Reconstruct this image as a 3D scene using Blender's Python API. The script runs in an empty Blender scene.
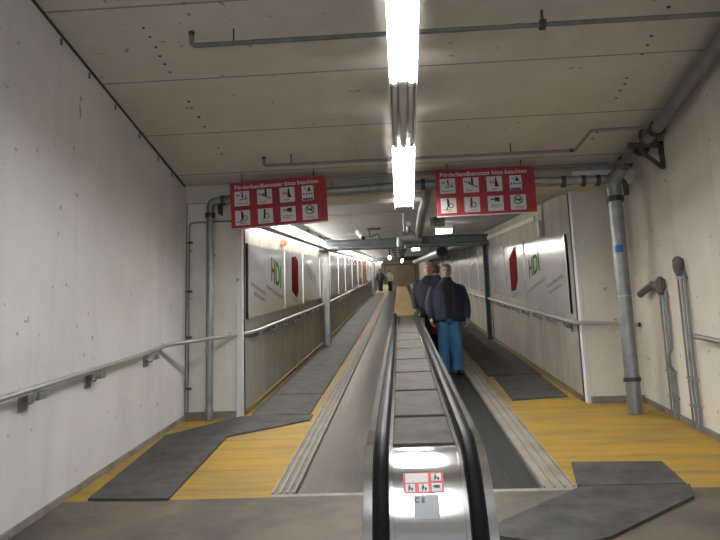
import bpy, bmesh, math, random
from mathutils import Vector, Matrix
random.seed(7)
SC = bpy.context.scene
COL = SC.collection
V = Vector
SL = 0.161

def zf(y):
    return SL * y + (0.011 * (y - 18) if y > 18 else 0.0)
def P(x, y, h=0.0):
    return V((x, y, zf(y) + h))
def zc(y):
    return 4.8957 - 0.09665 * y

# ------------------------------------------------------------------ materials
def mat(name, col, rough=0.6, metal=0.0, col2=None, scale=4.0, detail=6.0, lo=0.4, hi=0.65, bump=0.0, bscale=40.0,
        spots=None, emit=None, stretch=None, spec=None):
    m = bpy.data.materials.new(name); m.use_nodes = True
    nt = m.node_tree; b = nt.nodes['Principled BSDF']
    b.inputs['Base Color'].default_value = (*col, 1)
    b.inputs['Roughness'].default_value = rough
    b.inputs['Metallic'].default_value = metal
    if spec is not None: b.inputs['Specular IOR Level'].default_value = spec
    geo = nt.nodes.new('ShaderNodeNewGeometry')
    mp = nt.nodes.new('ShaderNodeMapping')
    if stretch: mp.inputs['Scale'].default_value = stretch
    nt.links.new(geo.outputs['Position'], mp.inputs['Vector'])
    last = None
    if col2:
        n = nt.nodes.new('ShaderNodeTexNoise'); n.inputs['Scale'].default_value = scale; n.inputs['Detail'].default_value = detail
        n.inputs['Roughness'].default_value = 0.62
        nt.links.new(mp.outputs[0], n.inputs['Vector'])
        r = nt.nodes.new('ShaderNodeMapRange'); r.inputs['From Min'].default_value = lo; r.inputs['From Max'].default_value = hi
        nt.links.new(n.outputs['Fac'], r.inputs['Value'])
        mx = nt.nodes.new('ShaderNodeMix'); mx.data_type = 'RGBA'
        mx.inputs['A'].default_value = (*col, 1); mx.inputs['B'].default_value = (*col2, 1)
        nt.links.new(r.outputs[0], mx.inputs['Factor']); last = mx.outputs['Result']
    if spots:
        sc_, thr, scol, amt = spots
        n = nt.nodes.new('ShaderNodeTexNoise'); n.inputs['Scale'].default_value = sc_; n.inputs['Detail'].default_value = 2
        nt.links.new(geo.outputs['Position'], n.inputs['Vector'])
        r = nt.nodes.new('ShaderNodeMapRange'); r.inputs['From Min'].default_value = thr; r.inputs['From Max'].default_value = thr + 0.05
        r.inputs['To Max'].default_value = amt
        nt.links.new(n.outputs['Fac'], r.inputs['Value'])
        mx = nt.nodes.new('ShaderNodeMix'); mx.data_type = 'RGBA'
        if last: nt.links.new(last, mx.inputs['A'])
        else: mx.inputs['A'].default_value = (*col, 1)
        mx.inputs['B'].default_value = (*scol, 1)
        nt.links.new(r.outputs[0], mx.inputs['Factor']); last = mx.outputs['Result']
    if last: nt.links.new(last, b.inputs['Base Color'])
    if bump:
        n = nt.nodes.new('ShaderNodeTexNoise'); n.inputs['Scale'].default_value = bscale; n.inputs['Detail'].default_value = 4
        nt.links.new(mp.outputs[0], n.inputs['Vector'])
        bp = nt.nodes.new('ShaderNodeBump'); bp.inputs['Strength'].default_value = bump; bp.inputs['Distance'].default_value = 0.01
        nt.links.new(n.outputs['Fac'], bp.inputs['Height']); nt.links.new(bp.outputs[0], b.inputs['Normal'])
    if emit:
        b.inputs['Emission Color'].default_value = (*emit[0], 1); b.inputs['Emission Strength'].default_value = emit[1]
    return m

def concrete(name, col, col2, streak, lines=None, rough=0.85, linecol=(.16, .145, .12)):
    """painted / cast concrete: large cloudy blotches, vertical streaks, tiny pits and optional board joints along one axis"""
    m = mat(name, col, rough, col2=col2, scale=1.3, lo=.35, hi=.7, bump=.12, bscale=30, spots=(11, .70, tuple(c * .35 for c in col), .8))
    nt = m.node_tree; b = nt.nodes['Principled BSDF']
    src = b.inputs['Base Color'].links[0].from_socket
    geo = nt.nodes.new('ShaderNodeNewGeometry'); mp = nt.nodes.new('ShaderNodeMapping'); mp.inputs['Scale'].default_value = (2.2, 2.2, .18)
    nt.links.new(geo.outputs['Position'], mp.inputs['Vector'])
    n = nt.nodes.new('ShaderNodeTexNoise'); n.inputs['Scale'].default_value = 2.5; n.inputs['Detail'].default_value = 8
    nt.links.new(mp.outputs[0], n.inputs['Vector'])
    r = nt.nodes.new('ShaderNodeMapRange'); r.inputs['From Min'].default_value = .48; r.inputs['From Max'].default_value = .75; r.inputs['To Max'].default_value = streak
    nt.links.new(n.outputs['Fac'], r.inputs['Value'])
    mx = nt.nodes.new('ShaderNodeMix'); mx.data_type = 'RGBA'
    nt.links.new(src, mx.inputs['A']); mx.inputs['B'].default_value = (col[0] * .5, col[1] * .46, col[2] * .38, 1)
    nt.links.new(r.outputs[0], mx.inputs['Factor'])
    out = mx.outputs['Result']
    if lines:
        axis, period, offs, width, amt = lines
        sp = nt.nodes.new('ShaderNodeSeparateXYZ'); nt.links.new(geo.outputs['Position'], sp.inputs[0])
        a = nt.nodes.new('ShaderNodeMath'); a.operation = 'SUBTRACT'; a.inputs[1].default_value = offs
        nt.links.new(sp.outputs[axis], a.inputs[0])
        d = nt.nodes.new('ShaderNodeMath'); d.operation = 'DIVIDE'; d.inputs[1].default_value = period; nt.links.new(a.outputs[0], d.inputs[0])
        fr = nt.nodes.new('ShaderNodeMath'); fr.operation = 'FRACT'; nt.links.new(d.outputs[0], fr.inputs[0])
        lt = nt.nodes.new('ShaderNodeMath'); lt.operation = 'LESS_THAN'; lt.inputs[1].default_value = width / period; nt.links.new(fr.outputs[0], lt.inputs[0])
        mu = nt.nodes.new('ShaderNodeMath'); mu.operation = 'MULTIPLY'; mu.inputs[1].default_value = amt; nt.links.new(lt.outputs[0], mu.inputs[0])
        m2 = nt.nodes.new('ShaderNodeMix'); m2.data_type = 'RGBA'; nt.links.new(out, m2.inputs['A']); m2.inputs['B'].default_value = (*linecol, 1)
        nt.links.new(mu.outputs[0], m2.inputs['Factor']); out = m2.outputs['Result']
    nt.links.new(out, b.inputs['Base Color'])
    return m

M = {}
M['wall'] = concrete('white_painted_concrete', (.72, .72, .71), (.62, .615, .60), .16)
M['niche'] = concrete('cream_painted_concrete', (.72, .69, .615), (.62, .59, .51), .22)
M['ceiling'] = concrete('raw_ceiling_concrete', (.62, .585, .53), (.55, .515, .46), .12, ('Y', 1.035, 5.70, .018, .8))
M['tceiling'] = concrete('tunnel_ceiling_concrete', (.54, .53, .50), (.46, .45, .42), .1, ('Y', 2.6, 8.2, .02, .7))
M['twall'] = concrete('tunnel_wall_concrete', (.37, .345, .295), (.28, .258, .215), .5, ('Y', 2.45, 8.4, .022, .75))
M['header'] = concrete('header_concrete', (.60, .56, .49), (.52, .48, .41), .2)
M['landing'] = mat('landing_concrete', (.066, .058, .048), .62, col2=(.155, .125, .09), scale=1.9, detail=10, lo=.36, hi=.66, bump=.15, bscale=60, spots=(22, .69, (.06, .05, .045), .6))
M['skirting'] = mat('grey_skirting', (.25, .23, .20), .8, col2=(.15, .13, .11), scale=5)
M['yellow'] = mat('worn_yellow_boards', (.42, .252, .032), .6, col2=(.24, .165, .07), scale=2.4, detail=10, lo=.40, hi=.70, bump=.2, bscale=25, stretch=(.45, 2.4, 1), spec=.25)
M['yellow2'] = mat('faded_yellow_boards', (.32, .21, .055), .65, col2=(.20, .145, .07), scale=2.2, lo=.4, hi=.68, stretch=(1.6, .6, 1))
M['edging'] = mat('brown_floor_edging', (.20, .135, .05), .75, col2=(.13, .095, .05), scale=5)
M['rubber'] = mat('dark_rubber_mat', (.052, .052, .052), .7, col2=(.105, .102, .097), scale=5, detail=9, lo=.35, hi=.7, bump=.25, bscale=160, spec=.2)
M['belt'] = mat('walkway_belt_rubber', (.055, .050, .041), .36, col2=(.085, .077, .063), scale=1.5, stretch=(9, .5, 1), lo=.35, hi=.7, spec=.2)
M['belt_dark'] = mat('dark_walkway_belt_rubber', (.028, .03, .03), .6, col2=(.042, .042, .041), scale=1.5, stretch=(9, .5, 1), spec=.2)
M['alu'] = mat('ribbed_aluminium', (.33, .30, .26), .5, .1, col2=(.23, .21, .18), scale=6, stretch=(1, .4, 1), spec=.2)
M['alu_dark'] = mat('dirty_aluminium', (.22, .20, .17), .5, .1, col2=(.14, .13, .11), scale=6, spec=.15)
M['steel'] = mat('polished_stainless_steel', (.72, .72, .73), .11, 1.0, bump=.04, bscale=5)
M['plate'] = mat('scuffed_steel_plate', (.105, .097, .084), .75, .0, col2=(.062, .057, .05), scale=7, lo=.35, hi=.7, bump=.1, bscale=50, spec=.1)
M['handrail'] = mat('black_rubber_handrail', (.010, .010, .011), .42, col2=(.014, .014, .015), scale=3, spec=.025)
M['black'] = mat('black_plastic', (.012, .012, .013), .5)
M['galv'] = mat('galvanised_pipe', (.33, .34, .345), .42, .55, col2=(.22, .225, .23), scale=9, lo=.35, hi=.7)
M['galv_light'] = mat('bright_tubular_steel', (.50, .50, .50), .35, .55, col2=(.42, .42, .42), scale=5)
M['pipe_dark'] = mat('grey_painted_pipe', (.19, .19, .195), .5, .3, col2=(.13, .13, .135), scale=8)
M['pipe_thin'] = mat('thin_grey_conduit', (.22, .215, .21), .5, .3)
M['iron'] = mat('dark_iron', (.05, .05, .052), .55, .4, col2=(.09, .085, .08), scale=12)
M['tape'] = mat('wrapped_lagging_tape', (.17, .15, .14), .8, col2=(.10, .085, .08), scale=30, bump=.4, bscale=60)
M['frame'] = mat('grey_painted_steel', (.13, .15, .165), .5, .2, col2=(.09, .105, .115), scale=4)
M['post'] = mat('grey_green_painted_steel', (.25, .26, .25), .45, .3, col2=(.18, .19, .18), scale=4)
M['lamp_body'] = mat('lamp_housing_enamel', (.62, .61, .58), .35, .1)
M['lamp_dead'] = mat('unlit_lamp_tube', (.55, .54, .52), .2)
M['lit'] = mat('lit_lamp_tube', (.9, .9, .9), .4, emit=((1.0, .99, .97), 52))
M['lit_strip'] = mat('lit_tunnel_tube', (.9, .9, .9), .4, emit=((1.0, .97, .92), 42))
M['lit_small'] = mat('lit_tunnel_lamp', (.9, .9, .9), .4, emit=((1.0, .97, .90), 8))
M['red'] = mat('red_sign_enamel', (.33, .017, .024), .42, col2=(.28, .015, .02), scale=3)
M['white'] = mat('white_sign_enamel', (.56, .555, .54), .45)
M['ink'] = mat('black_sign_ink', (.015, .015, .016), .5)
M['redink'] = mat('red_sign_ink', (.5, .02, .03), .5)
M['blueink'] = mat('blue_sign_ink', (.05, .07, .28), .5)
M['panel'] = mat('white_glossy_panel', (.52, .52, .515), .13, col2=(.47, .47, .47), scale=1.0, bump=.16, bscale=2.6, spec=.4)
M['panel_frame'] = mat('panel_edge_aluminium', (.55, .55, .54), .35, .8)
M['green'] = mat('green_print', (.055, .17, .012), .4, spec=0)
M['olive'] = mat('olive_print', (.13, .13, .02), .4, spec=0)
M['redprint'] = mat('faded_red_print', (.13, .022, .018), .4, spec=0)
M['greyprint'] = mat('grey_print', (.24, .24, .25), .5, spec=0)
M['orange'] = mat('orange_print', (.42, .14, .05), .4)
M['sticker'] = mat('red_sticker', (.62, .05, .06), .4)
M['silver'] = mat('silver_label', (.42, .42, .43), .6)
M['blue'] = mat('blue_sticker', (.03, .10, .45), .4)
M['alarm'] = mat('orange_red_plastic', (.65, .09, .03), .4)
M['skin'] = mat('skin', (.47, .27, .20), .55, col2=(.42, .225, .16), scale=20)
M['hair_grey'] = mat('greying_hair', (.13, .105, .085), .7, col2=(.2, .17, .145), scale=60)
M['hair_dark'] = mat('dark_hair', (.02, .016, .014), .6)
M['navy'] = mat('navy_jacket_cloth', (.010, .014, .034), .7, col2=(.016, .021, .046), scale=9, bump=.5, bscale=9)
M['navy2'] = mat('blue_black_coat_cloth', (.008, .010, .022), .7, col2=(.013, .016, .032), scale=9, bump=.5, bscale=9)
M['blackcloth'] = mat('black_cloth', (.009, .009, .010), .75, bump=.4, bscale=12)
M['jeans'] = mat('blue_denim', (.035, .125, .27), .75, col2=(.055, .17, .33), scale=6, lo=.4, hi=.65, bump=.4, bscale=9)
M['shirt'] = mat('pale_grey_shirt_cloth', (.38, .38, .38), .7)
M['redcloth'] = mat('red_bag_cloth', (.33, .02, .035), .6, col2=(.24, .015, .025), scale=12)
M['shoe'] = mat('black_shoe_leather', (.012, .012, .013), .4)
M['endwall'] = mat('dim_brown_end_wall', (.20, .16, .11), .8, col2=(.14, .11, .08), scale=1)
M['eye'] = mat('dark_eye', (.02, .015, .012), .2)
M['lip'] = mat('lip', (.33, .13, .11), .5)

# ------------------------------------------------------------------ object helpers
ORG = {}
def link(o, parent, origin):
    origin = V(origin)
    COL.objects.link(o)
    if parent is not None:
        o.parent = parent; o.location = origin - ORG[parent.name]
    else:
        o.location = origin
    ORG[o.name] = origin
    return o

def obj(name, bm, material, parent=None, origin=None, smooth=False, bevel=0):
    if origin is None:
        if parent is not None: origin = ORG[parent.name]
        else:
            xs = [v.co for v in bm.verts]
            origin = V(((min(c.x for c in xs) + max(c.x for c in xs)) / 2, (min(c.y for c in xs) + max(c.y for c in xs)) / 2, min(c.z for c in xs)))
    origin = V(origin)
    bmesh.ops.recalc_face_normals(bm, faces=bm.faces)
    for v in bm.verts: v.co -= origin
    me = bpy.data.meshes.new(name); bm.to_mesh(me); bm.free()
    mats = material if isinstance(material, (list, tuple)) else [material]
    for k in mats: me.materials.append(M[k])
    if smooth:
        for p in me.polygons: p.use_smooth = True
        try: me.set_sharp_from_angle(angle=math.radians(40))
        except Exception: pass
    o = bpy.data.objects.new(name, me)
    if bevel:
        md = o.modifiers.new('bevel', 'BEVEL'); md.width = bevel; md.segments = 2; md.limit_method = 'ANGLE'
    return link(o, parent, origin)

def thing(name, loc, label, cat, group=None):
    o = bpy.data.objects.new(name, None); o.empty_display_size = .1
    link(o, None, loc)
    return tag(o, label, cat, group)
def tag(o, label, cat, group=None):
    o['label'] = label; o['category'] = cat
    if group: o['group'] = group
    return o
def struct(name, bm, material, **k):
    o = obj(name, bm, material, **k); o['kind'] = 'structure'; return o
def copy_tree(o, delta, label=None):
    c = o.copy(); COL.objects.link(c); c.location = o.location + delta
    if label: c['label'] = label
    for ch in list(o.children):
        d = ch.copy(); COL.objects.link(d); d.parent = c
        for g in list(ch.children):
            e = g.copy(); COL.objects.link(e); e.parent = d
    return c

def hexa(bm, pts, mi=0):
    vs = [bm.verts.new(p) for p in pts]
    for q in ((0, 3, 2, 1), (4, 5, 6, 7), (0, 1, 5, 4), (1, 2, 6, 5), (2, 3, 7, 6), (3, 0, 4, 7)):
        f = bm.faces.new([vs[i] for i in q]); f.material_index = mi
def bx(bm, x0, x1, y0, y1, z0, z1, mi=0):
    hexa(bm, [(x0, y0, z0), (x1, y0, z0), (x1, y1, z0), (x0, y1, z0), (x0, y0, z1), (x1, y0, z1), (x1, y1, z1), (x0, y1, z1)], mi)
def bs(bm, x0, x1, y0, y1, h0, h1, mi=0):
    """box whose top and bottom follow the slope of the floor"""
    ys = [y0] + ([18.0] if y0 < 18 < y1 else []) + [y1]
    for a, b in zip(ys, ys[1:]):
        hexa(bm, [P(x0, a, h0), P(x1, a, h0), P(x1, b, h0), P(x0, b, h0), P(x0, a, h1), P(x1, a, h1), P(x1, b, h1), P(x0, b, h1)], mi)
def frame_of(d):
    d = d.normalized()
    a = V((0, 0, 1)) if abs(d.z) < .9 else V((0, 1, 0))
    u = d.cross(a).normalized(); return u, u.cross(d).normalized()
def tube(bm, pts, r, n=12, cap=True, rad=None):
    pts = [V(p) for p in pts]
    u = None; rings = []
    for i, p in enumerate(pts):
        if i == 0: t = pts[1] - pts[0]
        elif i == len(pts) - 1: t = pts[-1] - pts[-2]
        else: t = (pts[i] - pts[i - 1]).normalized() + (pts[i + 1] - pts[i]).normalized()
        t.normalize()
        if u is None: u, w = frame_of(t)
        else:
            u = (u - t * u.dot(t)).normalized(); w = u.cross(t).normalized()
        rr = rad[i] if rad else r
        k = 1.0
        if 0 < i < len(pts) - 1:
            c = (pts[i] - pts[i - 1]).normalized().dot(t); k = 1 / max(c, .5)
        rings.append([bm.verts.new(p + (u * math.cos(2 * math.pi * j / n) + w * math.sin(2 * math.pi * j / n)) * rr) for j in range(n)])
    for a, b in zip(rings, rings[1:]):
        for j in range(n): bm.faces.new((a[j], a[(j + 1) % n], b[(j + 1) % n], b[j]))
    if cap: bm.faces.new(rings[0][::-1]); bm.faces.new(rings[-1])
def fillet(pts, r, n=6):
    pts = [V(p) for p in pts]; out = [pts[0]]
    for a, b, c in zip(pts, pts[1:], pts[2:]):
        d1 = (a - b); d2 = (c - b); rr = min(r, d1.length * .49, d2.length * .49)
        p1 = b + d1.normalized() * rr; p2 = b + d2.normalized() * rr
        for i in range(n + 1):
            t = i / n; out.append(p1 * (1 - t) ** 2 + b * 2 * t * (1 - t) + p2 * t * t)
    out.append(pts[-1]); return out
def nb(): return bmesh.new()
def tub(name, pts, r, material, parent=None, n=12, **k):
    bm = nb(); tube(bm, pts, r, n); return obj(name, bm, material, parent, smooth=True, **k)
def poly(bm, pts, dz):
    """extruded polygon: pts are world points of the lower face, dz the extrusion vector"""
    a = [bm.verts.new(V(p)) for p in pts]; b = [bm.verts.new(V(p) + V(dz)) for p in pts]
    n = len(pts); bm.faces.new(a[::-1]); bm.faces.new(b)
    for i in range(n): bm.faces.new((a[i], a[(i + 1) % n], b[(i + 1) % n], b[i]))

class Plane:
    """flat drawing surface: o = lower left corner, u = reading direction, v = up, n = towards the reader"""
    def __init__(s, o, u, v): s.o = V(o); s.u = V(u); s.v = V(v); s.n = s.u.normalized().cross(s.v.normalized()).normalized()
    def at(s, a, b, d=0): return s.o + s.u * a + s.v * b + s.n * d
    def poly(s, bm, pts, d0, d1): poly(bm, [s.at(a, b, d0) for a, b in pts], s.n * (d1 - d0))
    def rect(s, bm, a0, a1, b0, b1, d0, d1): s.poly(bm, [(a0, b0), (a1, b0), (a1, b1), (a0, b1)], d0, d1)
    def disc(s, bm, a, b, r, d0, d1, n=14): s.poly(bm, [(a + r * math.cos(2 * math.pi * i / n), b + r * math.sin(2 * math.pi * i / n)) for i in range(n)], d0, d1)
    def ring(s, bm, a, b, r, w, d0, d1, n=18):
        for i in range(n):
            t0 = 2 * math.pi * i / n; t1 = 2 * math.pi * (i + 1) / n
            s.poly(bm, [(a + r * math.cos(t0), b + r * math.sin(t0)), (a + r * math.cos(t1), b + r * math.sin(t1)),
                        (a + (r - w) * math.cos(t1), b + (r - w) * math.sin(t1)), (a + (r - w) * math.cos(t0), b + (r - w) * math.sin(t0))], d0, d1)
    def line(s, bm, a0, b0, a1, b1, w, d0, d1):
        d = V((a1 - a0, b1 - b0)); q = V((-d.y, d.x)).normalized() * w / 2
        s.poly(bm, [(a0 - q.x, b0 - q.y), (a1 - q.x, b1 - q.y), (a1 + q.x, b1 + q.y), (a0 + q.x, b0 + q.y)], d0, d1)
    def text(s, bm, body, a, b, size, d0, d1, width=None):
        cu = bpy.data.curves.new('t', 'FONT'); cu.body = body; cu.size = size; cu.extrude = (d1 - d0) / 2; cu.offset = size * .018 if size > .05 else 0
        cu.resolution_u = 3
        to = bpy.data.objects.new('t', cu); me = bpy.data.meshes.new_from_object(to)
        xs = [v.co.x for v in me.vertices]; k = 1.0
        if width: k = width / (max(xs) - min(xs))
        base = len(bm.verts); tmp = bmesh.new(); tmp.from_mesh(me)
        mp = {}
        for v in tmp.verts: mp[v] = bm.verts.new(s.at(a + (v.co.x - min(xs)) * k, b + v.co.y, (d0 + d1) / 2 + v.co.z))
        for f in tmp.faces:
            try: bm.faces.new([mp[v] for v in f.verts])
            except ValueError: pass
        tmp.free(); bpy.data.objects.remove(to); bpy.data.curves.remove(cu); bpy.data.meshes.remove(me)

# ------------------------------------------------------------------ shell
XL, XR, YN, YR, YH = -2.57, 2.77, 8.20, 8.42, 8.16     # hall walls, niche faces, header face
TL, TR, HC = -1.90, 2.13, 2.57                          # tunnel walls and ceiling height
YE = 75.0                                               # far end
YB = -4.0                                               # behind the camera
YC = 5.25                                               # comb / start of the yellow boards

bm = nb(); bs(bm, XL - .3, XR + .3, YB, YC, -.3, 0); struct('floor', bm, 'landing')
bm = nb()
bs(bm, XL - .1, -1.01, YC, 8.7, -.3, 0); bs(bm, 1.206, XR + .1, YC, 8.7, -.3, 0)
# cross joints of the boards
struct('floor', bm, 'yellow')
bm = nb(); bs(bm, -1.05, 1.25, YC, YE, -.40, -.26); struct('floor', bm, 'landing')  # hidden slab added under the walkways to block light through floor gaps
bm = nb(); bs(bm, TL - .1, -1.01, 8.7, YE, -.3, 0); bs(bm, 1.206, TR + .1, 8.7, YE, -.3, 0); struct('floor', bm, 'yellow2')
bm = nb()
for k in range(1, 9):
    y = YC + .02 + k * .36
    for x0, x1 in ((XL, -1.02), (1.22, XR)):
        if y < 8.25: bs(bm, x0, x1, y, y + .006, .0, .0012)
o = struct('trim_1', bm, 'skirting')
# hall walls
bm = nb(); poly(bm, [(XL, YB, zf(YB) - .3), (XL, YN + .2, zf(YN) - .3), (XL, YN + .2, 5.0), (XL, YB, 5.6)], (-.3, 0, 0)); struct('wall_left', bm, 'wall')
bm = nb(); poly(bm, [(XR, YB, zf(YB) - .3), (XR, YR + .2, zf(YR) - .3), (XR, YR + .2, 5.0), (XR, YB, 5.6)], (.3, 0, 0)); struct('wall_right', bm, 'niche')
# tunnel walls (their front ends are the niche faces)
bm = nb(); bx(bm, XL - .1, TL, YN, YN + .14, zf(YN) - .3, 5.0); struct('wall_niche_left', bm, 'niche')
bm = nb(); bx(bm, TR, XR + .1, YR, YR + .14, zf(YR) - .3, 5.0); struct('wall_niche_right', bm, 'niche')
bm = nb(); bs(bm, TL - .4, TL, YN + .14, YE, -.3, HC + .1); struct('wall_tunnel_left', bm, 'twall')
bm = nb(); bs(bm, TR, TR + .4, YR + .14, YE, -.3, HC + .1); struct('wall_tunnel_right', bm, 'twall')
bm = nb(); bx(bm, TL - .4, TR + .4, YE, YE + .3, zf(YE) - 1, zf(YE) + 3.4); struct('wall_end', bm, 'endwall')
# ceilings
bm = nb(); hexa(bm, [(XL - .2, YB, zc(YB)), (XR + .2, YB, zc(YB)), (XR + .2, 8.1, zc(8.1)), (XL - .2, 8.1, zc(8.1)),
                     (XL - .2, YB, zc(YB) + .3), (XR + .2, YB, zc(YB) + .3), (XR + .2, 8.1, zc(8.1) + .3), (XL - .2, 8.1, zc(8.1) + .3)])
struct('ceiling', bm, 'ceiling')
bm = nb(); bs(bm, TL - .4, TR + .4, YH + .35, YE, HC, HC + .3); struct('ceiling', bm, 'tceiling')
bm = nb(); bx(bm, XL - .2, XR + .2, YH, YH + .4, zf(YH) + HC + .02, 5.0); bx(bm, XL - .2, XR + .2, 8.05, YH, zc(8.1) + .02, 5.0); struct('trim_2', bm, 'header')
bm = nb(); bx(bm, 2.06, XR, 8.0, YH, zf(8.1) + 2.585, zf(8.1) + 2.73); struct('trim_3', bm, 'wall', bevel=.01)
# dark joint along the left ceiling edge and the niche corner
bm = nb(); poly(bm, [(XL, YB, zc(YB) - .02), (XL, 8.1, zc(8.1) - .02), (XL, 8.1, zc(8.1)), (XL, YB, zc(YB))], (.012, 0, 0))
bx(bm, XL, XL + .008, YN - .008, YN, zf(YN), zf(YN) + 2.7)
struct('trim_4', bm, 'iron')
# corner strips at the mouth of the tunnel
bm = nb(); bx(bm, TL - .055, TL + .012, YN - .012, YN + .1, zf(YN), zf(YN) + HC); struct('trim_5', bm, 'wall', bevel=.004)
bm = nb(); bx(bm, TR - .012, TR + .03, YR - .01, YR + .1, zf(YR), zf(YR) + HC); struct('trim_6', bm, 'wall', bevel=.004)
bm = nb(); bx(bm, TL + .002, TL + .022, YN + .105, YN + .13, zf(YN), zf(YN) + HC); bx(bm, TR - .02, TR - .002, YR + .11, YR + .14, zf(YR), zf(YR) + HC); struct('trim_7', bm, 'iron')
# skirtings
bm = nb(); bs(bm, XL, XL + .02, YB, YN, 0, .05); struct('baseboard_left', bm, 'skirting')
bm = nb(); bs(bm, XR - .02, XR, YB, YR, 0, .06); struct('baseboard_right', bm, 'skirting')
bm = nb(); bx(bm, XL, TL - .06, YN - .02, YN, zf(YN), zf(YN) + .08); struct('baseboard_niche_left', bm, 'skirting')
bm = nb(); bx(bm, TR + .03, XR, YR - .02, YR, zf(YR), zf(YR) + .08); struct('baseboard_niche_right', bm, 'skirting')
bm = nb(); bs(bm, TL, TL + .035, YN + .16, YE, 0, .05); struct('baseboard_tunnel_left', bm, 'edging')
bm = nb(); bs(bm, TR - .035, TR, YR + .16, YE, 0, .05); struct('baseboard_tunnel_right', bm, 'edging')
# ceiling anchor holes: the two rows of dark plugs in the hall ceiling
bm = nb()
for x, ys in ((-1.9, (4.935, 5.055, 5.195, 5.327, 5.447, 5.576, 6.093, 6.21, 6.4, 6.604, 7.1, 7.25)), (2.14, (4.7, 5.077, 5.456, 5.585, 5.72, 6.105, 6.213, 6.33, 6.469, 7.2, 7.35))):
    for y in ys:
        c = V((x + random.uniform(-.012, .012), y, zc(y))); rr = random.uniform(.011, .018)
        tube(bm, [c + V((0, 0, .002)), c - V((0, 0, .004))], rr, 8)
struct('trim_8', bm, 'iron')
bm = nb()
for y in (4.95, 5.45, 6.0, 6.6, 7.15, 7.6): bx(bm, XL - .001, XL + .012, y - .008, y + .008, zc(y) - .09, zc(y) - .04)
struct('trim_9', bm, 'skirting')

# ------------------------------------------------------------------ moving walkways
def walkway(x0, x1, t0, t1, bmat, label, tmat):
    """belt between x0 and x1, ribbed side strip between t0 and t1"""
    r = thing('moving_walkway', P((x0 + x1) / 2, YC, 0), label, 'moving walkway')
    bm = nb(); bs(bm, x0, x1, YC + .06, 70, -.25, -.012)
    n = int((x1 - x0) / .042)
    for i in range(n):
        x = x0 + (i + .5) * (x1 - x0) / n
        bs(bm, x - .013, x + .013, YC + .06, 70, -.013, -.0095)
    obj('belt', bm, bmat, r)
    bm = nb(); bs(bm, min(x0, t0), max(x1, t1), YC, YC + .06, -.25, .004); c = obj('comb_plate', bm, 'alu', r, bevel=.003)
    bm = nb(); bs(bm, t0, t1, YC + .06, 70, -.25, .004); s = obj('side_strip', bm, tmat, r)
    bm = nb()
    for q in (.06, .36, .66, .94):
        x = t0 + (t1 - t0) * q; bs(bm, x - .008, x + .008, YC + .06, 70, .004, .016)
    obj('rib', bm, 'alu', s)
    return r
walkway(-.82, -.152, -1.01, -.83, 'belt', 'empty moving walkway with worn grey belt, left of the stainless balustrade', 'alu_dark')
walkway(.284, .955, .966, 1.206, 'belt_dark', 'moving walkway with dark belt carrying the standing people, right of the balustrade', 'alu')

# ------------------------------------------------------------------ central balustrade
CX = .066
bal = thing('balustrade', P(CX, 2.75, 0), 'polished stainless steel double balustrade between the moving walkways with black handrails', 'balustrade')
YN0, RN, HN, YEND = 2.735, .43, .985, 11.0
def prof(off, ylast=YEND, n=18, low=.02):
    """side profile (y, h) of the balustrade inset by off: straight top, rounded front, then back down to the floor"""
    r = RN - off; hc = HN - RN
    out = [(ylast, HN - off)]
    y = ylast
    while y - .8 > YN0 + .2: y -= .8; out.append((y, HN - off))
    for i in range(n + 1):
        a = math.pi / 2 * i / n
        out.append((YN0 - r * math.sin(a), hc + r * math.cos(a)))
    for i in range(1, 8):
        a = math.pi / 2 * i / 9
        out.append((YN0 - r * math.cos(a), hc - r * math.sin(a)))
    e = out[-1]; out.append((e[0] + .03, low))
    return out
def sheet(bm, x0, x1, pr, thick, hoff=0.0):
    a = []; b = []
    for i, (y, h) in enumerate(pr):
        p0 = pr[max(i - 1, 0)]; p1 = pr[min(i + 1, len(pr) - 1)]
        d = V((p1[0] - p0[0], p1[1] - p0[1])).normalized(); nrm = V((-d.y, d.x))   # inward side
        a.append((y, h)); b.append((y + nrm.x * thick, h + nrm.y * thick))
    A = [[bm.verts.new(P(x, y, h)) for y, h in a] for x in (x0, x1)]
    B = [[bm.verts.new(P(x, y, h)) for y, h in b] for x in (x0, x1)]
    for i in range(len(pr) - 1):
        bm.faces.new((A[0][i], A[1][i], A[1][i + 1], A[0][i + 1])); bm.faces.new((B[0][i], B[0][i + 1], B[1][i + 1], B[1][i]))
        bm.faces.new((A[0][i], A[0][i + 1], B[0][i + 1], B[0][i])); bm.faces.new((A[1][i], B[1][i], B[1][i + 1], A[1][i + 1]))
    for e in (0, -1): bm.faces.new((A[0][e], B[0][e], B[1][e], A[1][e]))
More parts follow.
